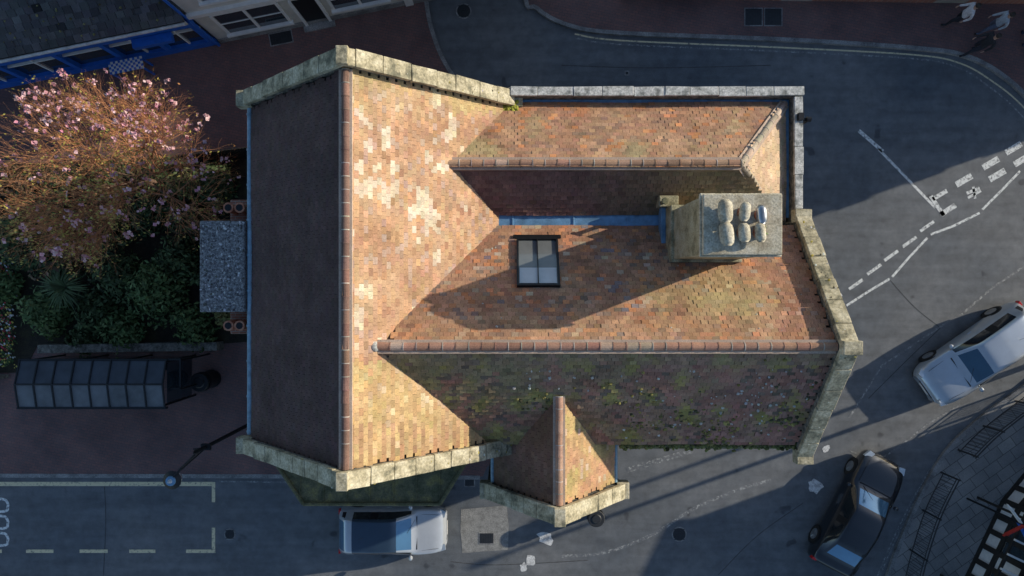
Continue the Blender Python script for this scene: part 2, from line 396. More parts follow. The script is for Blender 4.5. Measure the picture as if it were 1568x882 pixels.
def ridge(name,p0,p1,r=.13,c=(.30,.16,.11),m=(.46,.40,.34),seg=.31,mat='tile',pr=.15):
    p0=Vector(p0);p1=Vector(p1); D=p1-p0; L=D.length; d=D.normalized(); s=d.cross(Vector((0,0,1))).normalized(); up=s.cross(d)
    if up.z<0: up=-up
    B=MB(); k=int(L/seg)
    for i in range(k):
        a=p0+d*(L*i/k); e=p0+d*(L*(i+1)/k-.012); a=a+up*random.gauss(0,.006)+s*random.gauss(0,.006)
        cc=jit(c if R()>pr else (.46,.34,.26),.1); pts=[];n=7
        for q,rr in ((a,r),(e,r*.97)):
            for t in range(n+1): th=math.pi*t/n; pts.append(q+s*math.cos(th)*rr*1.05+up*(math.sin(th)*rr-.03))
        B.add(pts,[(t,t+1,n+2+t,n+1+t) for t in range(n)]+[tuple(range(n+1)),tuple(range(n+1,2*n+2))],0,cc)
        pts=[]
        for q,rr in ((e-d*.008,r+.007),(e+d*.016,r+.007)):
            for t in range(n+1): th=math.pi*t/n; pts.append(q+s*math.cos(th)*rr*1.05+up*(math.sin(th)*rr-.03))
        B.add(pts,[(t,t+1,n+2+t,n+1+t) for t in range(n)]+[tuple(range(n+1)),tuple(range(n+1,2*n+2))],0,jit(m if R()<.6 else c,.15))
    for sg in (-1,1):
        B.obox((p0+p1)/2+s*sg*(r*1.02+.02)-up*.05,d*(L/2),s*.045,up*.03,0,(.52,.40,.31))
    B.build(name,[mat],church)
def coping(B,p0,p1,side,w,th,mi=0,seg=.62):
    p0=Vector(p0);p1=Vector(p1);D=p1-p0;L=D.length;d=D.normalized();side=Vector(side);up=side.cross(d)
    if up.z<0: up=-up
    x=0
    while x<L-.05:
        l=min(seg*U(.8,1.3),L-x)
        if L-x-l<.2: l=L-x
        c=p0+d*(x+l/2)+up*(random.gauss(0,.006))+side*random.gauss(0,.006)
        tw=random.gauss(0,.004)
        B.obox(c,d*(l/2-.006)+side*tw,side*(w/2+random.gauss(0,.004))-d*tw,up*(th/2),mi); x+=l
ZR=10.0; XR=-3.9; EW=-7.36; EE=-.1; ZE=6.65
mY0,mY1=-4.25,5.12
slope('main_roof_east',[(EE,mY0,ZE),(EE,mY1,ZE),(XR,mY1,ZR),(XR,mY0,ZR)],c_east)
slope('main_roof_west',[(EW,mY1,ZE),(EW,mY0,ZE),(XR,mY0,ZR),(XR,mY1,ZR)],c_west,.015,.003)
ridge('main_ridge',(XR,mY0,ZR+.03),(XR,mY1,ZR+.03),.09,(.22,.13,.10),pr=.05)
YN=-1.42;ZN=9.46;EX=7.85
slope('nave_roof_north',[(EX,1.72,6.95),(-2.9,1.72,6.95),(-2.9,YN,ZN),(EX,YN,ZN)],c_navN)
slope('nave_roof_south',[(-3.1,-4.3,7.1),(EX,-4.3,7.1),(EX,YN,ZN),(-3.1,YN,ZN)],c_navS,.03,.008)
ridge('nave_ridge',(-3.25,YN,ZN+.03),(EX,YN,ZN+.03),.10,(.36,.20,.14))
YH=3.28;ZH=8.0;XH=6.04
slope('aisle_roof_north',[(7.75,5.25,6.6),(-.9,5.25,6.6),(-1.9,YH,ZH),(XH,YH,ZH)],c_norN)
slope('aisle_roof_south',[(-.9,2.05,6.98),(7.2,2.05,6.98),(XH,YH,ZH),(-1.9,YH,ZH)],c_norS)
slope('aisle_hip',[(7.75,1.9,6.6),(7.75,5.25,6.6),(XH,YH,ZH)],c_hip)
ridge('aisle_ridge',(-1.7,YH,ZH+.02),(XH,YH,ZH+.02),.10,(.40,.24,.16))
ridge('hip_tiles',(XH,YH,ZH+.02),(7.75,5.25,6.63),.08,(.44,.36,.27),(.46,.42,.34))
ridge('hip_tiles_low',(XH,YH,ZH+.02),(7.45,2.1,6.75),.08,(.44,.36,.27),(.46,.42,.34))
XP=1.22;ZP=8.31
slope('porch_roof_east',[(2.95,-5.62,6.3),(2.95,-3.2,6.3),(XP,-2.6,ZP),(XP,-5.62,ZP)],c_porE)
slope('porch_roof_west',[(-.5,-3.2,6.3),(-.5,-5.62,6.3),(XP,-5.62,ZP),(XP,-2.6,ZP)],c_porW)
ridge('porch_ridge',(XP,-5.62,ZP+.03),(XP,-2.8,ZP+.03),.09,(.42,.26,.18))
b=MB()
b.box(-7.2,-.35,-4.12,5.0,0,6.58); b.box(-.35,7.8,-4.15,1.7,0,6.88); b.box(-.35,7.82,1.7,5.3,0,6.5); b.box(-.3,2.8,-5.6,-4.15,0,6.2)
def gable_x(y,t,x0,xa,x1,ze,za,base=0):
    b.extr([(x0,y-t/2,base),(x1,y-t/2,base),(x1,y-t/2,ze),(xa,y-t/2,za),(x0,y-t/2,ze)],(0,t,0))
def gable_y(x,t,y0,ya,y1,ze0,ze1,za):
    b.extr([(x-t/2,y0,0),(x-t/2,y1,0),(x-t/2,y1,ze1),(x-t/2,ya,za),(x-t/2,y0,ze0)],(t,0,0))
gable_x(5.34,.34,-7.45,XR,0.02,6.8,10.22); gable_x(-4.44,.34,-7.45,XR,.0,6.8,10.22)
gable_x(-5.85,.34,-.72,XP,3.16,6.3,8.5)
gable_y(8.05,.34,-4.5,YN,1.85,7.2,7.15,9.7)
b.box(-.1,8.12,5.36,5.62,0,6.88); b.box(7.88,8.12,1.9,5.36,0,6.88)
b.build('walls',['flint'],church)
b=MB()
CW=.42
for y in (5.34,-4.44):
    coping(b,(-7.5,y,6.82),(XR-.02,y,10.28),(0,1,0),CW,.14); coping(b,(.05,y,6.78),(XR+.02,y,10.28),(0,1,0),CW,.14)
    b.obox((XR,y,10.30),(.14,0,0),(0,CW/2+.004,0),(0,0,.09))
    b.obox((-7.55,y,6.62),(.22,0,0),(0,CW/2+.02,0),(0,0,.18)); b.obox((.1,y,6.58),(.2,0,0),(0,CW/2+.02,0),(0,0,.18))
coping(b,(8.05,-4.6,7.2),(8.05,YN,9.76),(1,0,0),.42,.14); coping(b,(8.05,1.95,7.1),(8.05,YN,9.76),(1,0,0),.42,.14)
b.obox((8.05,YN,9.78),(.23,0,0),(0,.17,0),(0,0,.12)); b.obox((8.05,-4.65,7.1),(.23,0,0),(0,.2,0),(0,0,.16)); b.obox((8.05,2.0,7.0),(.23,0,0),(0,.18,0),(0,0,.16))
coping(b,(-.75,-5.85,6.32),(XP,-5.85,8.55),(0,1,0),.44,.14); coping(b,(3.2,-5.85,6.32),(XP,-5.85,8.55),(0,1,0),.44,.14)
b.obox((XP,-5.85,8.56),(.15,0,0),(0,.23,0),(0,0,.10)); b.obox((-.75,-5.85,6.15),(.18,0,0),(0,.24,0),(0,0,.17)); b.obox((3.2,-5.85,6.15),(.18,0,0),(0,.24,0),(0,0,.17))
b.build('gable_coping',['coping'],church,bev=.018)
b=MB()
coping(b,(-.05,5.49,6.93),(8.15,5.49,6.93),(0,1,0),.25,.09,seg=.8); coping(b,(8.0,5.34,6.93),(8.0,2.2,6.93),(1,0,0),.23,.09,seg=.8)
b.build('parapet_coping',['coping2'],church,bev=.012)
b=MB()
b.box(-.6,4.2,1.66,2.12,6.86,6.92)
for x in (.0,1.7,3.2): b.box(x,x+.04,1.66,2.12,6.92,6.945)
b.box(.3,7.88,5.2,5.36,6.5,6.56); b.box(7.72,7.88,2.0,5.2,6.5,6.56)
b.box(-.6,.1,-4.2,-3.75,6.9,6.96)
b.obox((-.05,5.05,6.72),(.2,0,0),(0,.12,0),(0,0,.03)); 
b.build('lead_gutter',['lead'],church,bev=.005)
b=MB()
for (x,y,z) in ((-1.85,YH,8.0),(-3.32,YN,9.46)): b.blob((x,y,z),(.13,.14,.13),0,n=10,m=4,jit=.08)
b.build('ridge_end_caps',['coping2'],church)
b=MB()
def halfpipe(p0,p1,r,mi=0): b.tube(p0,p1,r,n=10,mi=mi)
halfpipe((-7.44,-4.15,6.58),(-7.44,5.1,6.58),.085)
for i in range(10): b.tube((-7.44,-4.1+i*1.0,6.58),(-7.44,-4.04+i,6.58),.10,n=10)
b.tube((-7.4,-4.0,6.5),(-7.4,-4.0,0),.05); b.tube((-7.4,5,6.5),(-7.4,5,0),.05)
halfpipe((2.98,-5.6,6.26),(2.98,-4.3,6.26),.07); halfpipe((3.1,-4.4,7.0),(7.8,-4.4,7.0),.07,1); halfpipe((-.55,-5.6,6.26),(-.55,-4.4,6.26),.07,0)
halfpipe((8.18,4.7,6.95),(8.22,4.55,5.9),.05,2); b.tube((8.2,4.7,6.98),(8.32,4.7,6.98),.07,mi=2); b.tube((8.28,4.7,6.9),(8.28,4.7,0),.05,mi=2); b.obox((8.0,4.75,7.05),(.07,0,0),(0,.1,0),(0,0,.08),2)
b.build('gutters_and_pipes',['gutter','leaddk','black'],church)
b=MB()
def lancet(cx,cy,z,w,h,ax):
    ax=Vector(ax); nn=Vector((ax.y,-ax.x,0)); P=[]
    for t in range(9): th=math.pi*t/8; P.append(Vector((cx,cy,z+h))+ax*(w/2*math.cos(th))+Vector((0,0,w*.8*math.sin(th))))
    P=[Vector((cx,cy,z))+ax*w/2]+P+[Vector((cx,cy,z))-ax*w/2]
    b.extr([p-nn*.02 for p in P],nn*.05,0)
    cen=Vector((cx,cy,z+h/2)); Q=[cen+(p-cen)*1.18 for p in P]; b.extr([p-nn*.04 for p in Q],nn*.04,1)
for x in (4.2,6.2): lancet(x,-4.16,2.2,.8,2,(1,0,0))
for y in (-3,-1,2.6): lancet(-7.2,y,2,.8,2,(0,-1,0))
lancet(1.2,-6.03,.1,1.3,2.0,(1,0,0)); lancet(8.23,-1.3,3,1.4,2.4,(0,1,0)); lancet(-4,5.52,3,1.4,2.5,(-1,0,0)); lancet(4,5.63,2.5,.7,2,(-1,0,0))
b.build('windows_and_door',['glass','coping2'],church)
b=MB()
bay=[(-7.3,-4.6),(-6.15,-6.3),(-2.3,-6.3),(-1.25,-4.6)]
b.prism(bay,0,5.3,0); 
bay2=[(-7.55,-4.6),(-6.28,-6.5),(-2.17,-6.5),(-1.0,-4.6)]; b.prism(bay2,5.3,5.42,1)
for i in range(3):
    a=Vector((*bay2[i],5.45)); e=Vector((*bay2[i+1],5.45)); b.tube(a,e,.06,mi=1)
for i in range(7): x=-6.4+i*.7; b.box(x,x+.03,-6.4,-4.7,5.42,5.45,1)
b.build('canted_bay',['flint','leaddk'],church)
b=MB()
b.box(4.28,6.0,.76,2.07,6.5,10.55,0); b.box(4.20,6.08,.68,2.2,6.4,7.95,0)
b.box(4.22,6.06,.70,2.13,10.55,10.66,1); b.box(4.26,6.02,.74,2.09,10.66,10.80,1)
b.build('chimney_stack',['render','slab'],church,bev=.02)
b=MB()
b.box(4.08,4.20,.6,2.2,6.98,7.35,0); b.box(4.1,6.15,.56,.68,7.2,7.62,0)
b.build('chimney_flashing',['lead'],church,bev=.01)
b=MB(); b.box(3.98,4.5,2.2,2.5,6.95,7.55,0); b.tube((4.05,2.3,7.0),(4.05,2.3,7.9),.06,mi=1); b.tube((4.05,2.3,7.9),(4.05,2.3,7.96),.1,mi=1)
b.build('chimney_shoulder',['render','leaddk'],church,bev=.02)
b=MB()
pots=[(1112,323,.165),(1114,358,.16),(1142,324,.125),(1141,356,.135),(1168,328,.12),(1166,356,.12)]
for i,(px,py,rr) in enumerate(pots):
    c=G(px,py,11.0); mi=0 if i!=4 else 2
    b.tube((c.x,c.y,10.78),(c.x,c.y,10.95),.13,.12,14,1)
    pts=[];n=8; k=9; tw=random.gauss(0,.08); hl_=.26 if i<2 else .21
    for j in range(k):
        yy=-1+2*j/(k-1); sc=math.sqrt(max(0,1-(yy*.93)**4))
        for t in range(n+1):
            th=math.pi*t/n; pts.append(Vector((c.x+math.cos(th)*rr*sc+yy*tw*.2,c.y+yy*hl_,10.93+math.sin(th)*rr*sc)))
    b.add(pts,[(j*(n+1)+t,j*(n+1)+t+1,(j+1)*(n+1)+t+1,(j+1)*(n+1)+t) for j in range(k-1) for t in range(n)]+[tuple(range(n+1)),tuple(range((k-1)*(n+1),k*(n+1)))],mi)
b.build('chimney_pots',['slab','terra','alloy'],church,smooth=True)
b=MB()
b.box(-8.72,-7.53,-.62,1.86,0,6.55,1); b.box(-8.82,-7.55,-.68,1.9,6.55,6.72,0)
b.box(-8.3,-7.56,-1.35,-.62,0,5.9,1); b.box(-8.3,-7.56,1.86,2.6,0,5.9,1)
b.build('west_chimney',['gravel','brick'],church,bev=.03)
b=MB()
for y in (-1.08,2.3):
    for x in (-8.12,-7.8):
        b.tube((x,y,5.85),(x,y,6.4),.15,.13,14); b.tube((x,y,6.38),(x,y,6.46),.155,.15,14)
        b.tube((x,y,6.46),(x,y,6.465),.10,n=12,mi=1)
b.build('west_chimney_pots',['terra','black'],church)
b=MB()
for i in range(420): b.blob((U(-8.78,-7.58),U(-.64,1.86),6.71),(U(.015,.05),U(.015,.05),U(.01,.04)),0,jit(random.choice([(.3,.31,.32),(.10,.10,.11),(.6,.6,.6),(.16,.16,.17),(.12,.12,.10)])),6,2)
b.build('gravel_cap_stones',['moss'],church)
sl=Vector((0,3.14,-2.51)).normalized(); nn=Vector((0,2.51,3.14)).normalized(); ux=Vector((1,0,0))
def SP(x,y,h): z=ZN-(y-YN)*(2.51/3.14); return Vector((x,y,z))+nn*h
b=MB()
x0,x1=.15,1.22; ya,yb=.02,1.28; cx=(x0+x1)/2; cy=(ya+yb)/2; hl=(yb-ya)/2/sl.y
for x in (x0,x1,cx): b.obox(SP(x,cy,.07),ux*(.028 if x!=cx else .012),sl*hl,nn*.05,0)
for y in (ya,yb): b.obox(SP(cx,y,.072),ux*((x1-x0)/2+.028),sl*.03,nn*.05,0)
b.obox(SP(cx,cy,.05),ux*((x1-x0)/2-.03),sl*(hl-.03),nn*.012,1)
b.obox(SP(cx,ya+.27,.068),ux*((x1-x0)/2-.05),sl*.26,nn*.003,2)
b.obox(SP(cx,yb+.1,.05),ux*((x1-x0)/2+.12),sl*.06,nn*.012,0); 
b.build('skylight',['black','skyglass','blind','lead'],church)
# moss & lichen
b=MB()
for i in range(800):
    x=U(0,7.7); y=-4.35+abs(random.gauss(0,.9))
    if y>YN-.2 or (-.6<x<3 and y<-3.2): continue
    if nz(x,y,2,.8)<.0 and R()<.85: continue
    z=ZN-(YN-y)*(2.36/2.88)+.03
    c=random.choice([(.17,.16,.06),(.25,.22,.07),(.09,.09,.05),(.32,.27,.09)]); r=U(.02,.06)
    b.blob((x,y,z),(r,r*U(.7,1.2),r*.5),0,jit(c,.2),6,3)
for i in range(130):
    x=U(0,7.7); y=U(-4.1,-2.0)
    if (-.6<x<3 and y<-2.8): continue
    z=ZN-(YN-y)*(2.36/2.88)+.03; r=U(.012,.045)
    b.blob((x,y,z),(r,r,r*.3),0,jit((.5,.5,.45),.1),7,2)
for i in range(60):
    x=U(-1,7.5); y=U(-1.2,1.5); z=ZN-(y-YN)*(2.51/3.14)+.03; r=U(.01,.03)
    if nz(x,y,1,.7)>0: b.blob((x,y,z),(r,r,r*.3),0,jit((.5,.48,.40),.1),6,2)
for i in range(260):
    x=U(3,7.9); b.blob((x,-4.38+random.gauss(0,.05),7.05),(U(.03,.08),U(.03,.07),U(.03,.06)),0,jit((.13,.14,.05),.3),6,3)
for i in range(120): b.blob((U(-.4,.15),U(4.9,5.25),6.75),(U(.03,.07),)*3,0,jit((.35,.36,.06),.25),6,3)
for i in range(60): c=G(1165,352,10.85); b.blob((c.x+random.gauss(0,.05),c.y+random.gauss(0,.05),10.82),(.03,.03,.05),0,jit((.10,.2,.03),.3),5,2)
for y in (5.34,-4.44):
    for i in range(60):
        t=R(); x=XR+(3.9*t if R()<.6 else -3.6*t); z=10.345-abs(x-XR)/(3.95 if x>XR else 3.6)*3.48
        r=U(.012,.045); b.blob((x,y+U(-.2,.2),z),(r,r,r*.2),0,jit(random.choice([(.15,.14,.09),(.42,.34,.08),(.6,.6,.52)]),.2),7,2)
for i in range(55):
    y=U(-4.5,1.9); z=9.83-(abs(y-YN)/(3.2 if y<YN else 3.4))*2.58; r=U(.012,.04)
    b.blob((8.05+U(-.19,.19),y,z),(r,r,r*.2),0,jit(random.choice([(.15,.14,.09),(.42,.34,.08),(.6,.6,.52)]),.2),7,2)
b.build('moss_and_lichen',['moss'],church)
# ---------------------------------------------------------------- shops top-left
ang=math.atan(.2047); o0=G(340,66)
shop=empty('blue_shop',(o0.x,o0.y,KZ-.05),ang)
b=MB(); b.box(-14,-.02,.1,7,0,3.0,0); b.build('walls',['cream'],shop)
b=MB(); b.extr([(-14.2,-.32,2.92),(-14.2,4.5,5.4),(-14.2,4.5,5.2),(-14.2,-.32,2.80)],(14.1,0,0)); b.extr([(-14.2,4.5,5.4),(-14.2,9,3.1),(-14.2,9,2.9),(-14.2,4.5,5.2)],(14.1,0,0))
for r_ in range(24):
    y=-.32+r_*.2; z=2.93+r_*.2*(2.48/4.82)
    x=-14.2+U(-.2,0)
    while x<-.25:
        if R()<.92: b.obox((x+.14,y+.1,z+.06+U(0,.015)),(.135,0,0),(0,.11,.0566),(0,-.006,.012),1,jit((.075,.076,.08),.25))
        x+=.285
b.build('slate_roof',['slate','tile'],shop)
b=MB()
for i in range(260): 
    y=U(-.3,3.5); z=2.98+(y+.32)*(2.48/4.82); r=U(.02,.05); b.blob((U(-14,-.3),y,z),(r,r,r*.7),0,jit((.16,.15,.07),.4),6,2)
b.build('roof_moss',['moss'],shop)
b=MB(); b.tube((-14.2,-.38,2.84),(-.1,-.38,2.84),.06,mi=0); b.box(-14.1,-.1,-.30,-.26,2.55,2.8,0)
b.build('gutter',['wgutter'],shop)
b=MB()
b.box(-14,-.05,-.08,.08,0,.45,0); b.box(-14,-.05,-.22,.08,2.15,2.5,0)
for x in (-13,-11,-9,-7.2,-5.2,-3.5,-1.8,-.2): b.box(x-.08,x+.08,-.14,.09,.45,2.15,0); 
b.box(-13.9,-.1,.05,.097,.45,2.15,1)
for x in (-12,-10,-8,-6.2,-2.6,-1.0): b.box(x-.03,x+.03,-.02,.05,.45,2.15,2)
b.box(-13.9,-.1,-.04,.05,1.5,1.55,2)
b.box(-2.3,-.9,-.55,-.24,2.0,2.2,0)
b.build('shopfront',['bluep','glass','whitep'],shop)
b=MB()
for i in range(14):
    for j in range(5):
        b.box(-3.9+i*.09,-3.81+i*.09,-.75+j*.09,-.66+j*.09,.9,.93,(i+j)%2)
for x in (-3.85,-2.7):
    for y in (-.7,-.35): b.box(x-.03,x+.03,y-.03,y+.03,0,.9,0)
b.build('checked_display_table',['bluep','cream'],shop)
house=empty('cream_house',(o0.x,o0.y,KZ-.05),ang)
b=MB(); b.box(0,13,0,7,0,5.6,0); b.extr([(-.2,-.3,5.6),(-.2,3.5,8),(-.2,7.3,5.6)],(13.4,0,0),1); b.build('walls',['cream','slate'],house)
b=MB()
for (xa,xb,za,zb) in ((.6,2.9,.7,2.3),(4.6,6.6,.9,2.4),(8,10,.9,2.4),(.8,1.8,3.4,4.8),(3,4,3.4,4.8),(5.6,6.6,3.4,4.8),(9,10,3.4,4.8)):
    b.box(xa,xb,-.03,.01,za,zb,1); b.box(xa-.1,xb+.1,-.16,.01,za-.1,za,0)
    for x in (xa,(xa+xb)/2,xb): b.box(x-.05,x+.05,-.07,.0,za,zb,0)
    b.box(xa,xb,-.06,.0,zb-.03,zb+.07,0); b.box(xa,xb,-.055,.0,(za+zb)/2,(za+zb)/2+.04,0)
b.box(3.4,4.2,-.04,0,.05,2.1,2); b.box(3.3,3.4,-.1,0,0,2.2,0); b.box(4.2,4.3,-.1,0,0,2.2,0); b.box(3.2,4.4,-.3,0,0,.12,3)
b.box(-.05,13,-.14,0,2.55,2.75,0); b.tube((-.08,-.12,0),(-.08,-.12,5.5),.05,mi=4); b.box(0,13,-.05,.0,0,.35,3)
for x in (7.3,11): b.box(x-.15,x+.15,-.1,0,0,2.6,0)
b.build('windows_and_door',['whitep','glass','black','kerb','bluep'],house)
sa=math.atan(.36)
def terrace(name,cx,cy,w,l,h,hr,rot,wall):
    e=empty(name,(cx,cy,0),rot); b=MB(); b.box(0,l,0,w,0,h,0); b.extr([(-.3,-.3,h),(-.3,w/2,hr),(-.3,w+.3,h)],(l+.6,0,0),1); b.build('walls',[wall,'slate'],e)
    b=MB()
    for z in range(1,int(h)-1,3):
        for i in range(int(w/2.6)):
            y=1+i*2.6; b.box(-.04,.01,y,y+1,z,z+1.5,1); b.box(-.12,.01,y-.1,y+1.1,z-.1,z,0)
        for i in range(int(l/3)):
            x=1+i*3; b.box(x,x+1,-.04,.01,z,z+1.5,1); b.box(x-.1,x+1.1,-.12,.01,z-.1,z,0)
    b.build('windows',['whitep','glass'],e); return e
terrace('brick_house',23.3,7.0,20,10,9.8,10.9,sa,'brick')
pub=empty('timber_framed_pub')
foot=[(17.0,-11.4),(18.6,-8.05),(20.3,-6.0),(21.6,-3.6),(30,-3.6),(30,-18),(15,-18)]
b=MB(); b.prism(foot,0,5.0,0); fo=[(p[0]*1.0-.25*(i<4),p[1]+.2*(i in(3,4))) for i,p in enumerate(foot)]
b.prism(fo,5.0,5.2,1); b.prism([(x*.6+25*.4,y*.6-10*.4) for x,y in fo],5.2,6.8,1); b.build('walls',['whitep','slate'],pub)
b=MB()
pf=[Vector((*p,0)) for p in [(15,-18)]+foot[:4]]
for i in range(4):
    a=pf[i];e=pf[i+1];d=(e-a);L=d.length;d.normalize();n=Vector((-d.y,d.x,0))
    if n.x>0: n=-n
    k=max(2,int(L/.55))
    for j in range(k+1): b.obox(a+d*L*j/k+n*.02+Vector((0,0,2.5)),d*.10,n*.04,(0,0,2.5),0)
    for z in (.15,1.0,2.5,2.8,4.0,4.9): b.obox((a+e)/2+n*.025+Vector((0,0,z)),d*L/2,n*.045,(0,0,.10),0)
    for j in range(k):
        if j%3!=2:
            for z,hh in ((1.75,.62),(3.4,.5)): b.obox(a+d*L*(j+.5)/k+n*.01+Vector((0,0,z)),d*(L/k/2-.1),n*.012,(0,0,hh),1)
b.build('timber_frame',['wood','glass'],pub)
b=MB(); a=pf[1]; e=pf[2]; d=(e-a).normalized(); n=Vector((-d.y,d.x,0))
if n.x>0: n=-n
for j in range(6): b.obox(a+d*(.4+j*.55)+n*.45+Vector((0,0,2.55)),d*.035,n*.5,(0,0,.05),0)
for k in (.15,.9): b.obox(a+d*1.8+n*k+Vector((0,0,2.45)),d*1.75,n*.04,(0,0,.05),1)
for j in (.15,3.4): b.obox(a+d*j+n*.9+Vector((0,0,1.2)),d*.045,n*.045,(0,0,1.2),1)
b.build('pergola_frame',['whitep','wood'],pub)
# ---------------------------------------------------------------- railings
def railing(name,line,h=1.05,post=1.9,bal=.12,z=KZ):
    pts=smoothpts(GP(line),8); b=MB(); acc=0
    for i in range(len(pts)-1):
        a=pts[i];e=pts[i+1]
        for zz,rr in ((z+h,.024),(z+.14,.018),(z+h-.14,.018)): b.tube(a+Vector((0,0,zz)),e+Vector((0,0,zz)),rr,n=6)
        L=(e-a).length; x=0
        while x<L:
            if acc<=0: b.tube(a+(e-a)*x/L+Vector((0,0,z-.05)),a+(e-a)*x/L+Vector((0,0,z+h+.05)),.035,n=8); acc=post
            else: b.tube(a+(e-a)*x/L+Vector((0,0,z+.14)),a+(e-a)*x/L+Vector((0,0,z+h-.14)),.009,n=4,cap=False)
            x+=bal; acc-=bal
    b.build(name,['iron'])
railing('pedestrian_guard_railing',[(1600,578),(1540,622),(1492,660),(1462,690)])
railing('pedestrian_guard_railing',[(1438,722),(1412,775),(1392,835),(1378,890)])
b=MB(); c=G(1478,762); b.tube((0,0,0),(0,0,3.1),.04,mi=0); b.tube((0,0,3.1),(0,0,3.2),.06,.02,mi=0)
for a,z,mi in ((.4,2.95,1),(2.2,2.75,1),(3.6,2.9,2),(5.2,2.6,3)):
    d=Vector((math.cos(a),math.sin(a),0)); n=Vector((-d.y,d.x,0)); b.obox(d*.38+Vector((0,0,z)),d*.34,n*.02,(0,0,.08),mi); b.obox(d*.76+Vector((0,0,z)),d*.05,n*.01,(0,0,.045),mi)
M['redp']=plain('red_paint',(.45,.03,.02),.5)
b.build('finger_signpost',['black','whitep','redp','bluep'],loc=(c.x,c.y,KZ))
# ---------------------------------------------------------------- street lamp, shelter, bins
b=MB(); b.tube((0,0,0),(0,0,1.3),.10,.09,12); b.tube((0,0,1.3),(0,0,6.1),.07,.055,12); b.tube((0,0,6.1),(0,0,6.25),.08,.02,10)
b.tube((0,0,5.9),(-.35,-.42,6.25),.035,.035); b.tube((-.35,-.42,6.25),(-.63,-.78,6.3),.035,.035); b.tube((0,0,5.3),(-.4,-.5,6.2),.022,.022)
b.tube((.0,0,5.6),(-.25,.0,5.75),.02); b.box(-.14,.14,-.09,.09,5.4,5.5)
b.tube((-.63,-.78,6.32),(-.63,-.78,6.22),.12,.27,16,0); b.tube((-.63,-.78,6.22),(-.63,-.78,5.95),.26,.17,16,1); b.tube((-.63,-.78,5.95),(-.63,-.78,5.85),.17,.05,16,0)
b.tube((-.63,-.78,6.32),(-.63,-.78,6.46),.08,.03,10,1); b.tube((-.63,-.78,6.29),(-.63,-.78,6.35),.15,.13,16,2)
b.build('street_lamp',['black','head_l','lead'],loc=(-9.15,-4.75,KZ))
for (x,y) in ((21.2,-2.4),(23.4,-.8)):
    b=MB(); b.tube((0,0,0),(0,0,1.3),.11,.1,12); b.tube((0,0,1.3),(0,0,7.6),.085,.07,12); b.tube((0,0,7.6),(.9,.3,7.9),.05,.04); b.obox((1.2,.4,7.9),(.35,.11,0),(-.04,.12,0),(0,0,.06))
    b.build('street_lamp',['black'],loc=(x,y,0))
sx0,sx1=-17.0,-11.95
b=MB()
b.extr([(sx0,-4.1,2.36),(sx0,-3.3,2.52),(sx0,-3.3,2.49),(sx0,-4.1,2.33)],(sx1-sx0,0,0),0)
b.extr([(sx0,-3.3,2.52),(sx0,-2.5,2.28),(sx0,-2.5,2.25),(sx0,-3.3,2.49)],(sx1-sx0,0,0),1)
for i in range(9):
    x=sx0+(sx1-sx0)*i/8; b.obox((x,-3.7,2.455),(.025,0,0),(0,.41,.082),(0,0,.02),2); b.obox((x,-2.9,2.415),(.025,0,0),(0,.41,-.12),(0,0,.02),2)
b.box(sx0-.05,sx1+.05,-4.17,-4.1,2.24,2.38,2); b.box(sx0-.05,sx1+.05,-2.52,-2.45,2.18,2.3,2); b.tube((sx0,-3.3,2.53),(sx1,-3.3,2.53),.03,mi=2)
for x in (sx0+.05,sx0+1.7,sx0+3.35,sx1-.05): b.tube((x,-2.55,0),(x,-2.55,2.25),.045,mi=2)
for x in (sx0+.05,sx1-.05): b.tube((x,-4.05,0),(x,-4.05,2.3),.045,mi=2); b.box(x-.01,x+.01,-4.0,-2.6,.3,2.1,3)
b.box(sx0,sx1,-2.56,-2.54,.3,2.1,3); b.box(sx0+.6,sx1-.6,-3.05,-2.75,.45,.5,2)
for x in (sx0+1,sx0+2.5,sx1-1): b.box(x-.03,x+.03,-2.95,-2.85,0,.45,2)
b.box(sx1+.05,sx1+.5,-2.5,-2.44,2.2,2.27,2); b.box(sx1+.45,sx1+.5,-3.5,-2.5,2.2,2.27,2); b.tube((sx1+.48,-3.5,0),(sx1+.48,-3.5,2.25),.035,mi=2); b.tube((sx1+.48,-2.5,0),(sx1+.48,-2.5,2.25),.035,mi=2); b.box(sx1+.05,sx1+.5,-3.5,-3.45,2.2,2.27,2)
b.build('bus_shelter',[plain('shelter_panel_light',(.12,.13,.14),.6,0,.35,1.5),plain('shelter_panel_dark',(.05,.06,.075),.5,0,.35,1.5),'black','glass'],loc=(0,0,KZ))
def bin_(name,px,py,z,r=.3,mt='black'):
    c=G(px,py); b=MB(); b.tube((0,0,0),(0,0,.08),r*1.02,n=20); b.tube((0,0,.08),(0,0,.85),r*.92,r,20); b.tube((0,0,.85),(0,0,.92),r*1.08,r*1.05,20); b.tube((0,0,1.05),(0,0,1.10),r*1.05,r*.95,20,1); b.tube((0,0,1.10),(0,0,1.13),r*.6,r*.5,20,1)
    for a in range(4): b.tube((r*.85*math.cos(a*1.57),r*.85*math.sin(a*1.57),.9),(r*.85*math.cos(a*1.57),r*.85*math.sin(a*1.57),1.06),.03,n=6)
    b.build(name,['black',mt],loc=(c.x,c.y,z))
bin_('litter_bin',327,579,KZ,.34); bin_('litter_bin',908,780,0,.30,'iron')
b=MB(); b.ribbon(GP([(78,532),(345,528)]),.3,0,.75); b.ribbon(GP([(-200,575),(18,575)]),.12,0,.6); b.build('garden_wall',['flint'])
b=MB(); f=GP([(300,250),(400,238)])
for i in range(22):
    p=f[0].lerp(f[1],i/21); b.box(p.x-.05,p.x+.05,p.y-.02,p.y+.02,.1,1.5)
b.ribbon(f,.05,1.2,1.28); b.ribbon(f,.05,.4,.48); b.build('garden_fence',['wood'])
b=MB(); b.ribbon(GP([(950,-6),(1568,2),(1700,4)]),.3,0,.9); b.build('brick_wall',['brick'])
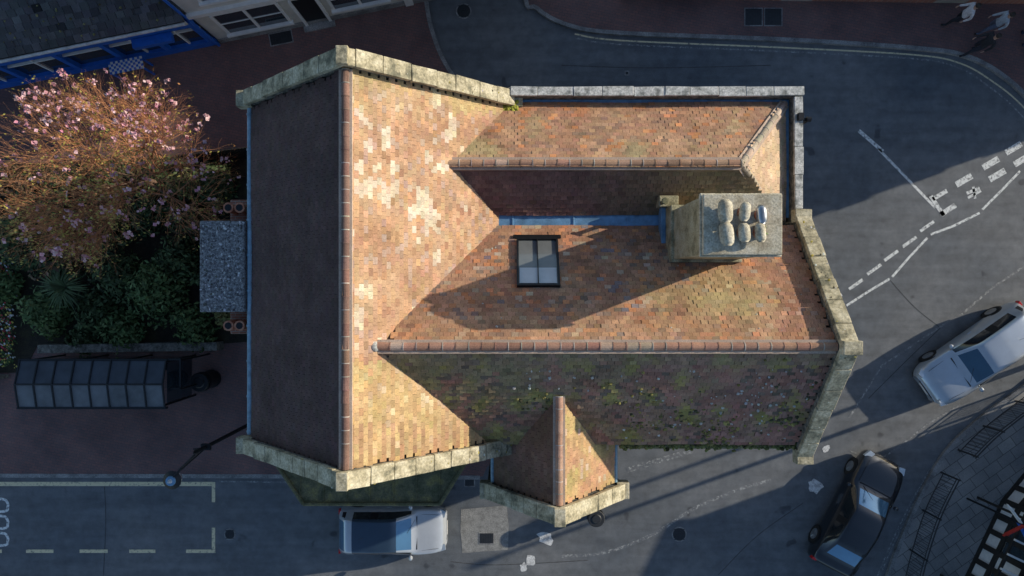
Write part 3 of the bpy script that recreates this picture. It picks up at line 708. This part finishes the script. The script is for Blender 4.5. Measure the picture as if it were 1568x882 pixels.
# ---------------------------------------------------------------- garden
b=MB(); b.prism([(p.x,p.y) for p in GP([(-400,270),(310,240),(415,240),(420,520),(340,526),(60,530),(40,570),(-400,570)])],0,KZ+.03); b.build('garden_soil',['soil'])
def leaves(b,c0,r,n,cols,ls=.07,flat=.3):
    c0=Vector(c0)
    for i in range(n):
        d=Vector((random.gauss(0,1),random.gauss(0,1),random.gauss(0,1)))
        d.normalize(); k=R()**.4; 
        lump=1+.5*noise.noise(Vector((d.x*2+c0.x,d.y*2+c0.y,d.z*2)))
        p=c0+Vector((d.x*r[0],d.y*r[1],abs(d.z)*r[2] if d.z>-.3 else d.z*r[2]*.3))*k*lump
        nrm=(d*.7+Vector((random.gauss(0,.5),random.gauss(0,.5),random.gauss(0,.5)+flat))).normalized()
        a=nrm.orthogonal().normalized(); a=(Matrix.Rotation(U(0,6.28),3,nrm)@a); e=nrm.cross(a); s=ls*U(.5,1.4)
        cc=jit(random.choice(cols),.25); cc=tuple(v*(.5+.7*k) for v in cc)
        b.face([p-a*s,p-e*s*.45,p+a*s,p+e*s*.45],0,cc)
DG=[(.05,.08,.03),(.07,.10,.042),(.038,.06,.025)]; MG=[(.10,.155,.055),(.12,.17,.065),(.065,.11,.04)]; YG=[(.18,.17,.06),(.14,.15,.055)]; BR=[(.14,.09,.055),(.09,.06,.04)]
shr=[((255,455),1.3,1.6,MG),((205,430),1.1,1.5,DG),((310,495),.9,1.1,MG),((285,400),.9,1.5,DG),((160,480),1.0,1.1,DG),((200,500),.9,1.0,MG),((80,480),1.0,1.2,MG),((120,400),1.1,1.5,BR+DG),((70,400),.9,1.4,DG),((60,350),1.0,1.3,YG+DG),
 ((110,345),1.0,1.2,YG+DG),((340,420),.6,1.2,DG),((350,300),.8,1.4,DG),((340,265),.6,1.0,DG),((300,340),.9,1.4,DG+BR),((250,330),1.0,1.2,DG),((180,350),1.1,1.2,DG),((20,440),.9,1.0,MG),((20,300),1.1,1.0,BR),((355,480),.5,.9,YG),((130,520),.6,.6,DG),((-60,400),1.2,1.2,MG),((320,290),.9,1.6,YG+DG),
 ((120,300),1.1,.8,BR+DG),((200,285),1.1,.8,DG+BR),((60,310),1.0,.8,DG+BR),((260,275),.8,.8,DG)]
for (p,r,h,cols) in shr:
    b=MB(); c=G(*p); b.tube((c.x,c.y,KZ),(c.x,c.y,h*.6),.05,.02,6,0,(.06,.04,.03))
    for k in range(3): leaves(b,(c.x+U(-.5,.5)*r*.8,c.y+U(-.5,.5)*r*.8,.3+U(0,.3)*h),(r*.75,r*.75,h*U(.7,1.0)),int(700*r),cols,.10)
    b.build('garden_shrub',['leaf'])
b=MB(); c=G(128,440)
for i in range(160):
    a=U(0,6.28); l=U(.5,1.0); d=Vector((math.cos(a),math.sin(a),U(.2,1.6))).normalized(); s=Vector((-math.sin(a),math.cos(a),0))*.025
    p=Vector((c.x,c.y,1.0)); q=p+d*l*.6; e=q+Vector((d.x,d.y,-.1)).normalized()*l*.6; cc=jit((.10,.145,.065),.3)
    b.face([p-s,p+s,q+s,q-s],0,cc); b.face([q-s,q+s,e],0,cc)
b.tube((c.x,c.y,KZ),(c.x,c.y,1.05),.09,.07,8,0,(.07,.05,.03)); b.build('spiky_yucca_plant',['leaf'])
b=MB()
for i in range(900):
    c=G(U(-20,35),U(385,560),0); cc=random.choice([(.6,.6,.58),(.45,.04,.06),(.06,.1,.03),(.05,.09,.03),(.55,.45,.1),(.06,.1,.03)])
    for k in range(3):
        p=Vector((c.x+U(-.06,.06),c.y+U(-.06,.06),U(.3,.7))); s=U(.02,.05); b.face([p+Vector((s,0,0)),p+Vector((0,s,.01)),p-Vector((s,0,0)),p-Vector((0,s,.01))],0,jit(cc))
b.build('flower_bed',['leaf'])
# ---------------------------------------------------------------- blossom tree
random.seed(21)
b=MB(); bl=MB(); TC=Vector((-13.2,3.7,0))
def grow(p,d,l,r,dep):
    segs=3 if dep<4 else 2
    q=p
    for s in range(segs):
        d=(d+Vector((random.gauss(0,.13),random.gauss(0,.13),random.gauss(0,.10)))).normalized()
        e=q+d*l/segs; r2=r*(.86 if dep<4 else .75)
        cc=lerp((.13,.085,.06),(.58,.27,.13),(dep-1)/3)
        b.tube(q,e,r,r2,7 if dep<2 else (5 if dep<3 else 3),0,jit(cc,.15),cap=False); q=e; r=r2
        if dep>=2 and dep<5 and s<segs-1:
            if R()<.75:
                dd=(d+Vector((random.gauss(0,.6),random.gauss(0,.6),random.gauss(.1,.4)))).normalized(); grow(q,dd,l*.6,r*.65,dep+1)
    if dep>=4:
        px,py=pixof(q)
        w=(.075 if (py<190 or px>190) else .025)*(1.9 if noise.noise(q*.9)>.1 else .35)
        if R()<w:
            for k in range(random.randint(2,5)):
                c=q+Vector((random.gauss(0,.05),random.gauss(0,.05),random.gauss(0,.05))); s=U(.04,.08)
                a=Vector((random.gauss(0,1),random.gauss(0,1),random.gauss(0,1))).normalized(); e=a.orthogonal().normalized(); a2=a.cross(e)
                c_=jit(random.choice([(.70,.42,.46),(.78,.56,.57),(.64,.33,.40)]),.1)
                bl.face([c-e*s,c-a2*s,c+e*s,c+a2*s],0,c_); bl.face([c-e*s,c-a*s,c+e*s,c+a*s],0,c_)
        elif R()<(.36 if (py>200 and 80<px<230) else .16):
            for k in range(3):
                c=q+Vector((random.gauss(0,.06),random.gauss(0,.06),random.gauss(0,.06))); s=U(.03,.06)
                e=Vector((random.gauss(0,1),random.gauss(0,1),random.gauss(0,1))).normalized(); a2=e.orthogonal().normalized()
                bl.face([c-e*s,c-a2*s*.5,c+e*s,c+a2*s*.5],0,jit(random.choice([(.50,.42,.10),(.54,.27,.10),(.38,.35,.09)]),.15))
    if dep<5:
        nch={0:11,1:5,2:4,3:4,4:3}[dep]
        for k in range(nch):
            if dep==0:
                a=2*math.pi*k/nch+U(-.25,.25); dd=Vector((math.cos(a),math.sin(a),U(.4,1.9))).normalized(); ll=U(1.35,1.65)
            else:
                sp=.42; dd=(d+Vector((random.gauss(0,sp),random.gauss(0,sp),random.gauss(.08,sp*.7)))).normalized(); ll=l*U(.66,.82)
            grow(q,dd,ll,r*(.55 if dep==0 else .70),dep+1)
grow(TC,Vector((.02,0,1)),1.7,.19,0)
tree=empty('blossom_tree'); b.build('branches',['leaf'],tree); bl.build('blossom',['leaf'],tree)
# ---------------------------------------------------------------- cars
def carpaint(name,c,metal=.6): return plain(name,c,.28,metal,.05,3,1.0)
def car(name,pos,ang,L,Wd,Ht,paintm,roofm=None,style='hatch',gl='carglass'):
    e=empty(name,(pos[0],pos[1],0),ang); s=L/3.95; wv=Wd/1.72; hv=Ht/1.47
    if style=='hatch':
        ST=[(-1.975,.62,.52,.45,.54),(-1.955,.74,.66,.58,.70),(-1.90,.80,.86,.62,.95),(-1.74,.84,.93,.63,1.22),(-1.60,.85,.95,.61,1.37),(-1.45,.86,.95,.59,1.43),(-.58,.86,.94,.59,1.47),(-.50,.86,.94,.59,1.47),(.02,.86,.93,.58,1.44),(.14,.86,.93,.58,1.40),(.84,.87,.93,.70,.99),(.93,.87,.92,.70,.95),(1.45,.86,.85,.68,.89),(1.76,.81,.75,.62,.80),(1.92,.70,.63,.52,.66),(1.975,.56,.5,.40,.52)]
    else:
        ST=[(-1.975,.60,.55,.45,.58),(-1.955,.72,.74,.58,.80),(-1.88,.79,.88,.64,.93),(-1.66,.83,.92,.66,.96),(-1.60,.83,.93,.64,.99),(-1.05,.85,.94,.58,1.36),(-.93,.85,.94,.58,1.41),(-.42,.86,.93,.60,1.47),(-.34,.86,.93,.60,1.47),(.12,.86,.92,.58,1.44),(.22,.86,.92,.58,1.40),(.85,.87,.90,.68,.97),(.93,.87,.89,.68,.93),(1.5,.85,.82,.66,.86),(1.80,.78,.71,.58,.75),(1.93,.66,.6,.48,.62),(1.975,.52,.48,.38,.50)]
    rows=[]
    for (x,w,zb,wr,zr) in ST:
        x*=s;w*=wv;wr*=wv;zb*=hv;zr*=hv
        half=[(w*.88,.20),(w*.98,.30),(w,.52*hv if zb>.6 else zb*.7),(w*.975,zb-.05),(w*.93,zb),(wr,zr-.035 if zr-zb>.15 else zr-.01),(wr*.9,zr),(wr*.5,zr+.018),(0,zr+.025)]
        full=[(x,-y,z) for y,z in half]+[(x,y,z) for y,z in half[-2::-1]]
        rows.append(full)
    m=len(rows[0]); b=MB(); pts=[p for r in rows for p in r]
    fs=[];mi=[]
    if style=='hatch': rear=(2,4);front=(9,10);cab=(3,10);pil=(6,); roofr=(5,8)
    else: rear=(4,5);front=(10,11);cab=(4,11);pil=(7,); roofr=(6,9)
    for i in range(len(rows)-1):
        for j in range(m-1):
            k=0; jj=min(j,m-2-j)
            if jj==4 and cab[0]<=i<cab[1] and i not in pil and i!=(4 if style=='hatch' else 99): k=4
            if jj==4 and i in pil: k=2
            if jj>=6 and rear[0]<=i<rear[1]: k=1
            if jj>=6 and front[0]<=i<front[1]: k=1
            if jj>=5 and roofr[0]<=i<=roofr[1] and roofm: k=3
            if jj==0: k=2
            fs.append((i*m+j,(i+1)*m+j,(i+1)*m+j+1,i*m+j+1)); mi.append(k)
    b.v=[tuple(p) for p in pts]; b.f=[f[::-1] for f in fs]; b.m=mi; b.c=[(1,1,1)]*len(fs)
    b.f.append(tuple(range(m))); b.f.append(tuple(range((len(rows)-1)*m,len(rows)*m))[::-1]); b.m+=[0,0]; b.c+=[(1,1,1)]*2
    for i in range(len(rows)-1): b.f.append((i*m,i*m+m-1,(i+1)*m+m-1,(i+1)*m)); b.m.append(2); b.c.append((1,1,1))
    o=b.build('body',[paintm,gl,'black',roofm or paintm,'sideglass'],e,smooth=True); sd=o.modifiers.new('s','SUBSURF'); sd.levels=2; sd.render_levels=2
    b=MB()
    for x in (-1.25*s,1.22*s):
        for sy in (-1,1):
            y=sy*Wd/2; b.tube((x,y-sy*.22,.32),(x,y-sy*.0+sy*.004,.32),.32,n=28,mi=0); b.tube((x,y,.32),(x,y+sy*.012,.32),.21,n=20,mi=1)
            for k in range(5): a=k*1.2566; b.obox((x+.1*math.cos(a),y+sy*.016,.32+.1*math.sin(a)),(.09*math.cos(a),0,.09*math.sin(a)),(.02*math.sin(a),0,-.02*math.cos(a)),(0,.006,0),1)
            b.tube((x,y-sy*.06,.34),(x,y-sy*.008,.34),.375,n=28,mi=2)
    b.build('wheels',['rubber','alloy','black'],e)
    b=MB(); xf=L/2
    for sy in (-1,1):
        b.blob((.70*s,sy*(Wd/2+.06),.95*hv),(.08,.10,.08),0,n=10,m=5,jit=0,half=False)
        b.obox((xf-.17,sy*Wd*.37,.66*hv),(.13,-sy*.05,.02),(.02,sy*.11,0),(0,0,.06),1)
        b.obox((-xf+.09,sy*Wd*.41,.76*hv),(.05,-sy*.02,0),(0,sy*.09,0),(0,0,.10),2)
        b.obox((-.1*s,sy*(Wd/2-.005),.72*hv),(.09,0,0),(0,.014,0),(0,0,.014),0)
    b.box(xf-.02,xf+.01,-.26,.26,.34,.44,3); b.box(-xf-.01,-xf+.02,-.26,.26,.42,.53,3); b.box(xf-.05,xf+.005,-.4,.4,.46,.54,4)
    zc=.965*hv
    b.tube((.87*s,.1,zc+.02),(.62*s,-.42,zc+.15),.010,mi=4,n=5); b.tube((.87*s,.5,zc+.02),(.60*s,.05,zc+.19),.010,mi=4,n=5)
    b.tube((-.9*s,0,Ht+.02),(-1.05*s,0,Ht+.16),.006,n=4,mi=4)
    b.obox((.925*s,0,.968*hv),(.02,0,0),(0,.60*wv,0),(0,0,.012),4)
    for sy in (-1,1): b.obox((1.32*s,sy*.64*wv,.895*hv),(.38*s,-sy*.03,-.045),(0,.005,0),(0,0,.006),4)
    b.build('trim',[paintm,'head_l','red_l','whitep','black'],e,smooth=False,bev=.01)
    return e
p=G(601,812,.7); car('silver_hatchback_car',p,0,4.0,1.74,1.47,carpaint('silver_grey_car_paint',(.50,.53,.56),.35),carpaint('dark_roof_paint_with_sky',(.035,.065,.105),.4),gl='carglass_sky')  # dark roof colour has the sky's blue reflection painted in
p=G(1500,543,.7); car('silver_estate_car',p,math.radians(180+35),4.6,1.82,1.5,carpaint('silver_car_paint',(.50,.55,.60),.5),None)
p=G(1315,787,.7); car('black_saloon_car',p,math.radians(62),4.6,1.82,1.45,carpaint('black_car_paint',(.012,.015,.02),.2),None,'saloon',gl='carglass_sky')
# ---------------------------------------------------------------- people
def person(px,py,ang,top,legs,hairc=(.03,.02,.015),stride=.3,h=1.72):
    c=G(px,py); e=empty('pedestrian',(c.x,c.y,KZ),ang); k=h/1.75
    m,nt,bs=newmat('clothes'); P=N(nt,'ShaderNodeTexCoord').outputs['Object']; sx=N(nt,'ShaderNodeSeparateXYZ'); nt.links.new(P,sx.inputs[0])
    mm=N(nt,'ShaderNodeMath',operation='DIVIDE'); nt.links.new(sx.outputs['Z'],mm.inputs[0]); mm.inputs[1].default_value=2.0
    r=ramp(nt,mm.outputs[0],[(0,(.02,.02,.02)),(.045,legs),(.46*k,top),(.735*k,(.5,.3,.22))]); r.node.color_ramp.interpolation='CONSTANT'
    fold=noise_n(nt,P,14,4,.6); nt.links.new(mix(nt,1.0,r,ramp(nt,fold,[(.3,(.75,)*3),(.7,(1.2,)*3)]),'MULTIPLY'),bs.inputs['Base Color']); bs.inputs['Roughness'].default_value=.85; bump(nt,bs,fold,.4,.03)
    J=[((0,0,.95),.13),((0,0,1.1),.12),((0,0,1.32),.145),((0,0,1.46),.07),((.01,0,1.53),.055),((.02,0,1.60),.085),((.02,0,1.69),.085),
       ((0,.10,.88),.095),((stride*.6,.10,.5),.065),((stride*.55,.10,.09),.045),((stride*.55+.17,.11,.05),.04),
       ((0,-.10,.88),.095),((-stride*.1,-.10,.5),.065),((-stride*1.0,-.10,.13),.045),((-stride*1.0+.14,-.11,.05),.04),
       ((0,.19,1.40),.065),((-.1,.25,1.14),.05),((.02,.27,.90),.035),
       ((0,-.19,1.40),.065),((.08,-.25,1.14),.05),((.28,-.25,.98),.035)]
    E=[(0,1),(1,2),(2,3),(3,4),(4,5),(5,6),(0,7),(7,8),(8,9),(9,10),(0,11),(11,12),(12,13),(13,14),(2,15),(15,16),(16,17),(2,18),(18,19),(19,20)]
    me=bpy.data.meshes.new('body'); me.from_pydata([tuple(v*k for v in j[0]) for j in J],E,[]); o=bpy.data.objects.new('body',me); col.objects.link(o); o.parent=e
    sk=o.modifiers.new('skin','SKIN')
    for i,(q,rr) in enumerate(J): me.skin_vertices[0].data[i].radius=(rr*k,rr*k*1.05)
    me.skin_vertices[0].data[0].use_root=True
    s2=o.modifiers.new('sub','SUBSURF'); s2.levels=2; s2.render_levels=2; me.materials.append(m); sk.use_smooth_shade=True
    b=MB()
    for sy,q in ((1,(.02,.27,.90)),(-1,(.28,-.25,.98))):
        q=Vector(q)*k; b.blob(q+Vector((0.01,0,-.05)),(.035,.018,.055),0,n=8,m=5,jit=.02,half=False)
        for i in range(4):
            x=-.025+i*.017; l=(.055,.07,.065,.05)[i]; a=q+Vector((x+.01,0,-.09)); m1=a+Vector((.004,-sy*.008,-l*.6)); b.tube(a,m1,.009,.008,6); b.tube(m1,m1+Vector((.006,-sy*.018,-l*.5)),.008,.006,6)
        b.tube(q+Vector((.035,0,-.05)),q+Vector((.055,-sy*.01,-.10)),.011,.008,6)
    hc=Vector((.02,0,1.66))*k
    b.blob(hc+Vector((.095,0,-.01)),(.02,.014,.022),0,n=6,m=4,jit=0,half=False)
    for sy in (-1,1):
        b.blob(hc+Vector((0,sy*.088,0)),(.018,.012,.03),0,n=6,m=4,jit=0,half=False); b.blob(hc+Vector((.078,sy*.03,.012)),(.012,.014,.009),2,n=6,m=4,jit=0,half=False)
    b.obox(hc+Vector((.083,0,-.055)),(.006,0,0),(0,.025,0),(0,0,.005),3)
    b.blob(hc+Vector((-.018,0,.0)),(.10,.098,.115),1,n=14,m=7,jit=.04,half=True); b.blob(hc+Vector((-.045,0,-.03)),(.07,.09,.10),1,n=12,m=6,jit=.05,half=False)
    b.build('head_and_hands',['skin',plain('hair',hairc,.6,0,.4,40),'black','terra'],e,smooth=True)
person(1450,38,3.0,(.66,.62,.62),(.02,.022,.03))
person(1477,82,3.3,(.03,.03,.035),(.03,.032,.045),h=1.8)
person(1500,50,3.2,(.45,.47,.5),(.12,.14,.2),h=1.68)
person(1560,62,1.2,(.5,.16,.18),(.04,.05,.09),h=1.6)
# ---------------------------------------------------------------- light / camera
el=math.radians(17.5); az=math.atan(.36)
S=Vector((math.cos(el)*math.cos(az),math.cos(el)*math.sin(az),math.sin(el)))
sd=bpy.data.lights.new('sun','SUN'); sd.energy=5.0; sd.angle=math.radians(.5); sd.color=(1,.90,.74)
so=bpy.data.objects.new('sun',sd); col.objects.link(so); so.rotation_euler=(-S).to_track_quat('-Z','Y').to_euler()
w=bpy.data.worlds.new('World'); bpy.context.scene.world=w; w.use_nodes=True; nt=w.node_tree
sk=nt.nodes.new('ShaderNodeTexSky'); sk.sky_type='NISHITA'; sk.sun_disc=False; sk.sun_elevation=el; sk.sun_rotation=math.pi/2-az
sk.ozone_density=2.5; sk.dust_density=.8
nt.links.new(sk.outputs[0],nt.nodes['Background'].inputs[0]); nt.nodes['Background'].inputs[1].default_value=.15
cam=bpy.data.cameras.new('camera'); cam.sensor_width=36; cam.lens=36*F/1568; cam.clip_end=1000
co=bpy.data.objects.new('camera',cam); col.objects.link(co); co.location=(0,0,H); bpy.context.scene.camera=co
sc=bpy.context.scene; sc.view_settings.view_transform='Standard'; sc.view_settings.look='None'; sc.view_settings.exposure=0
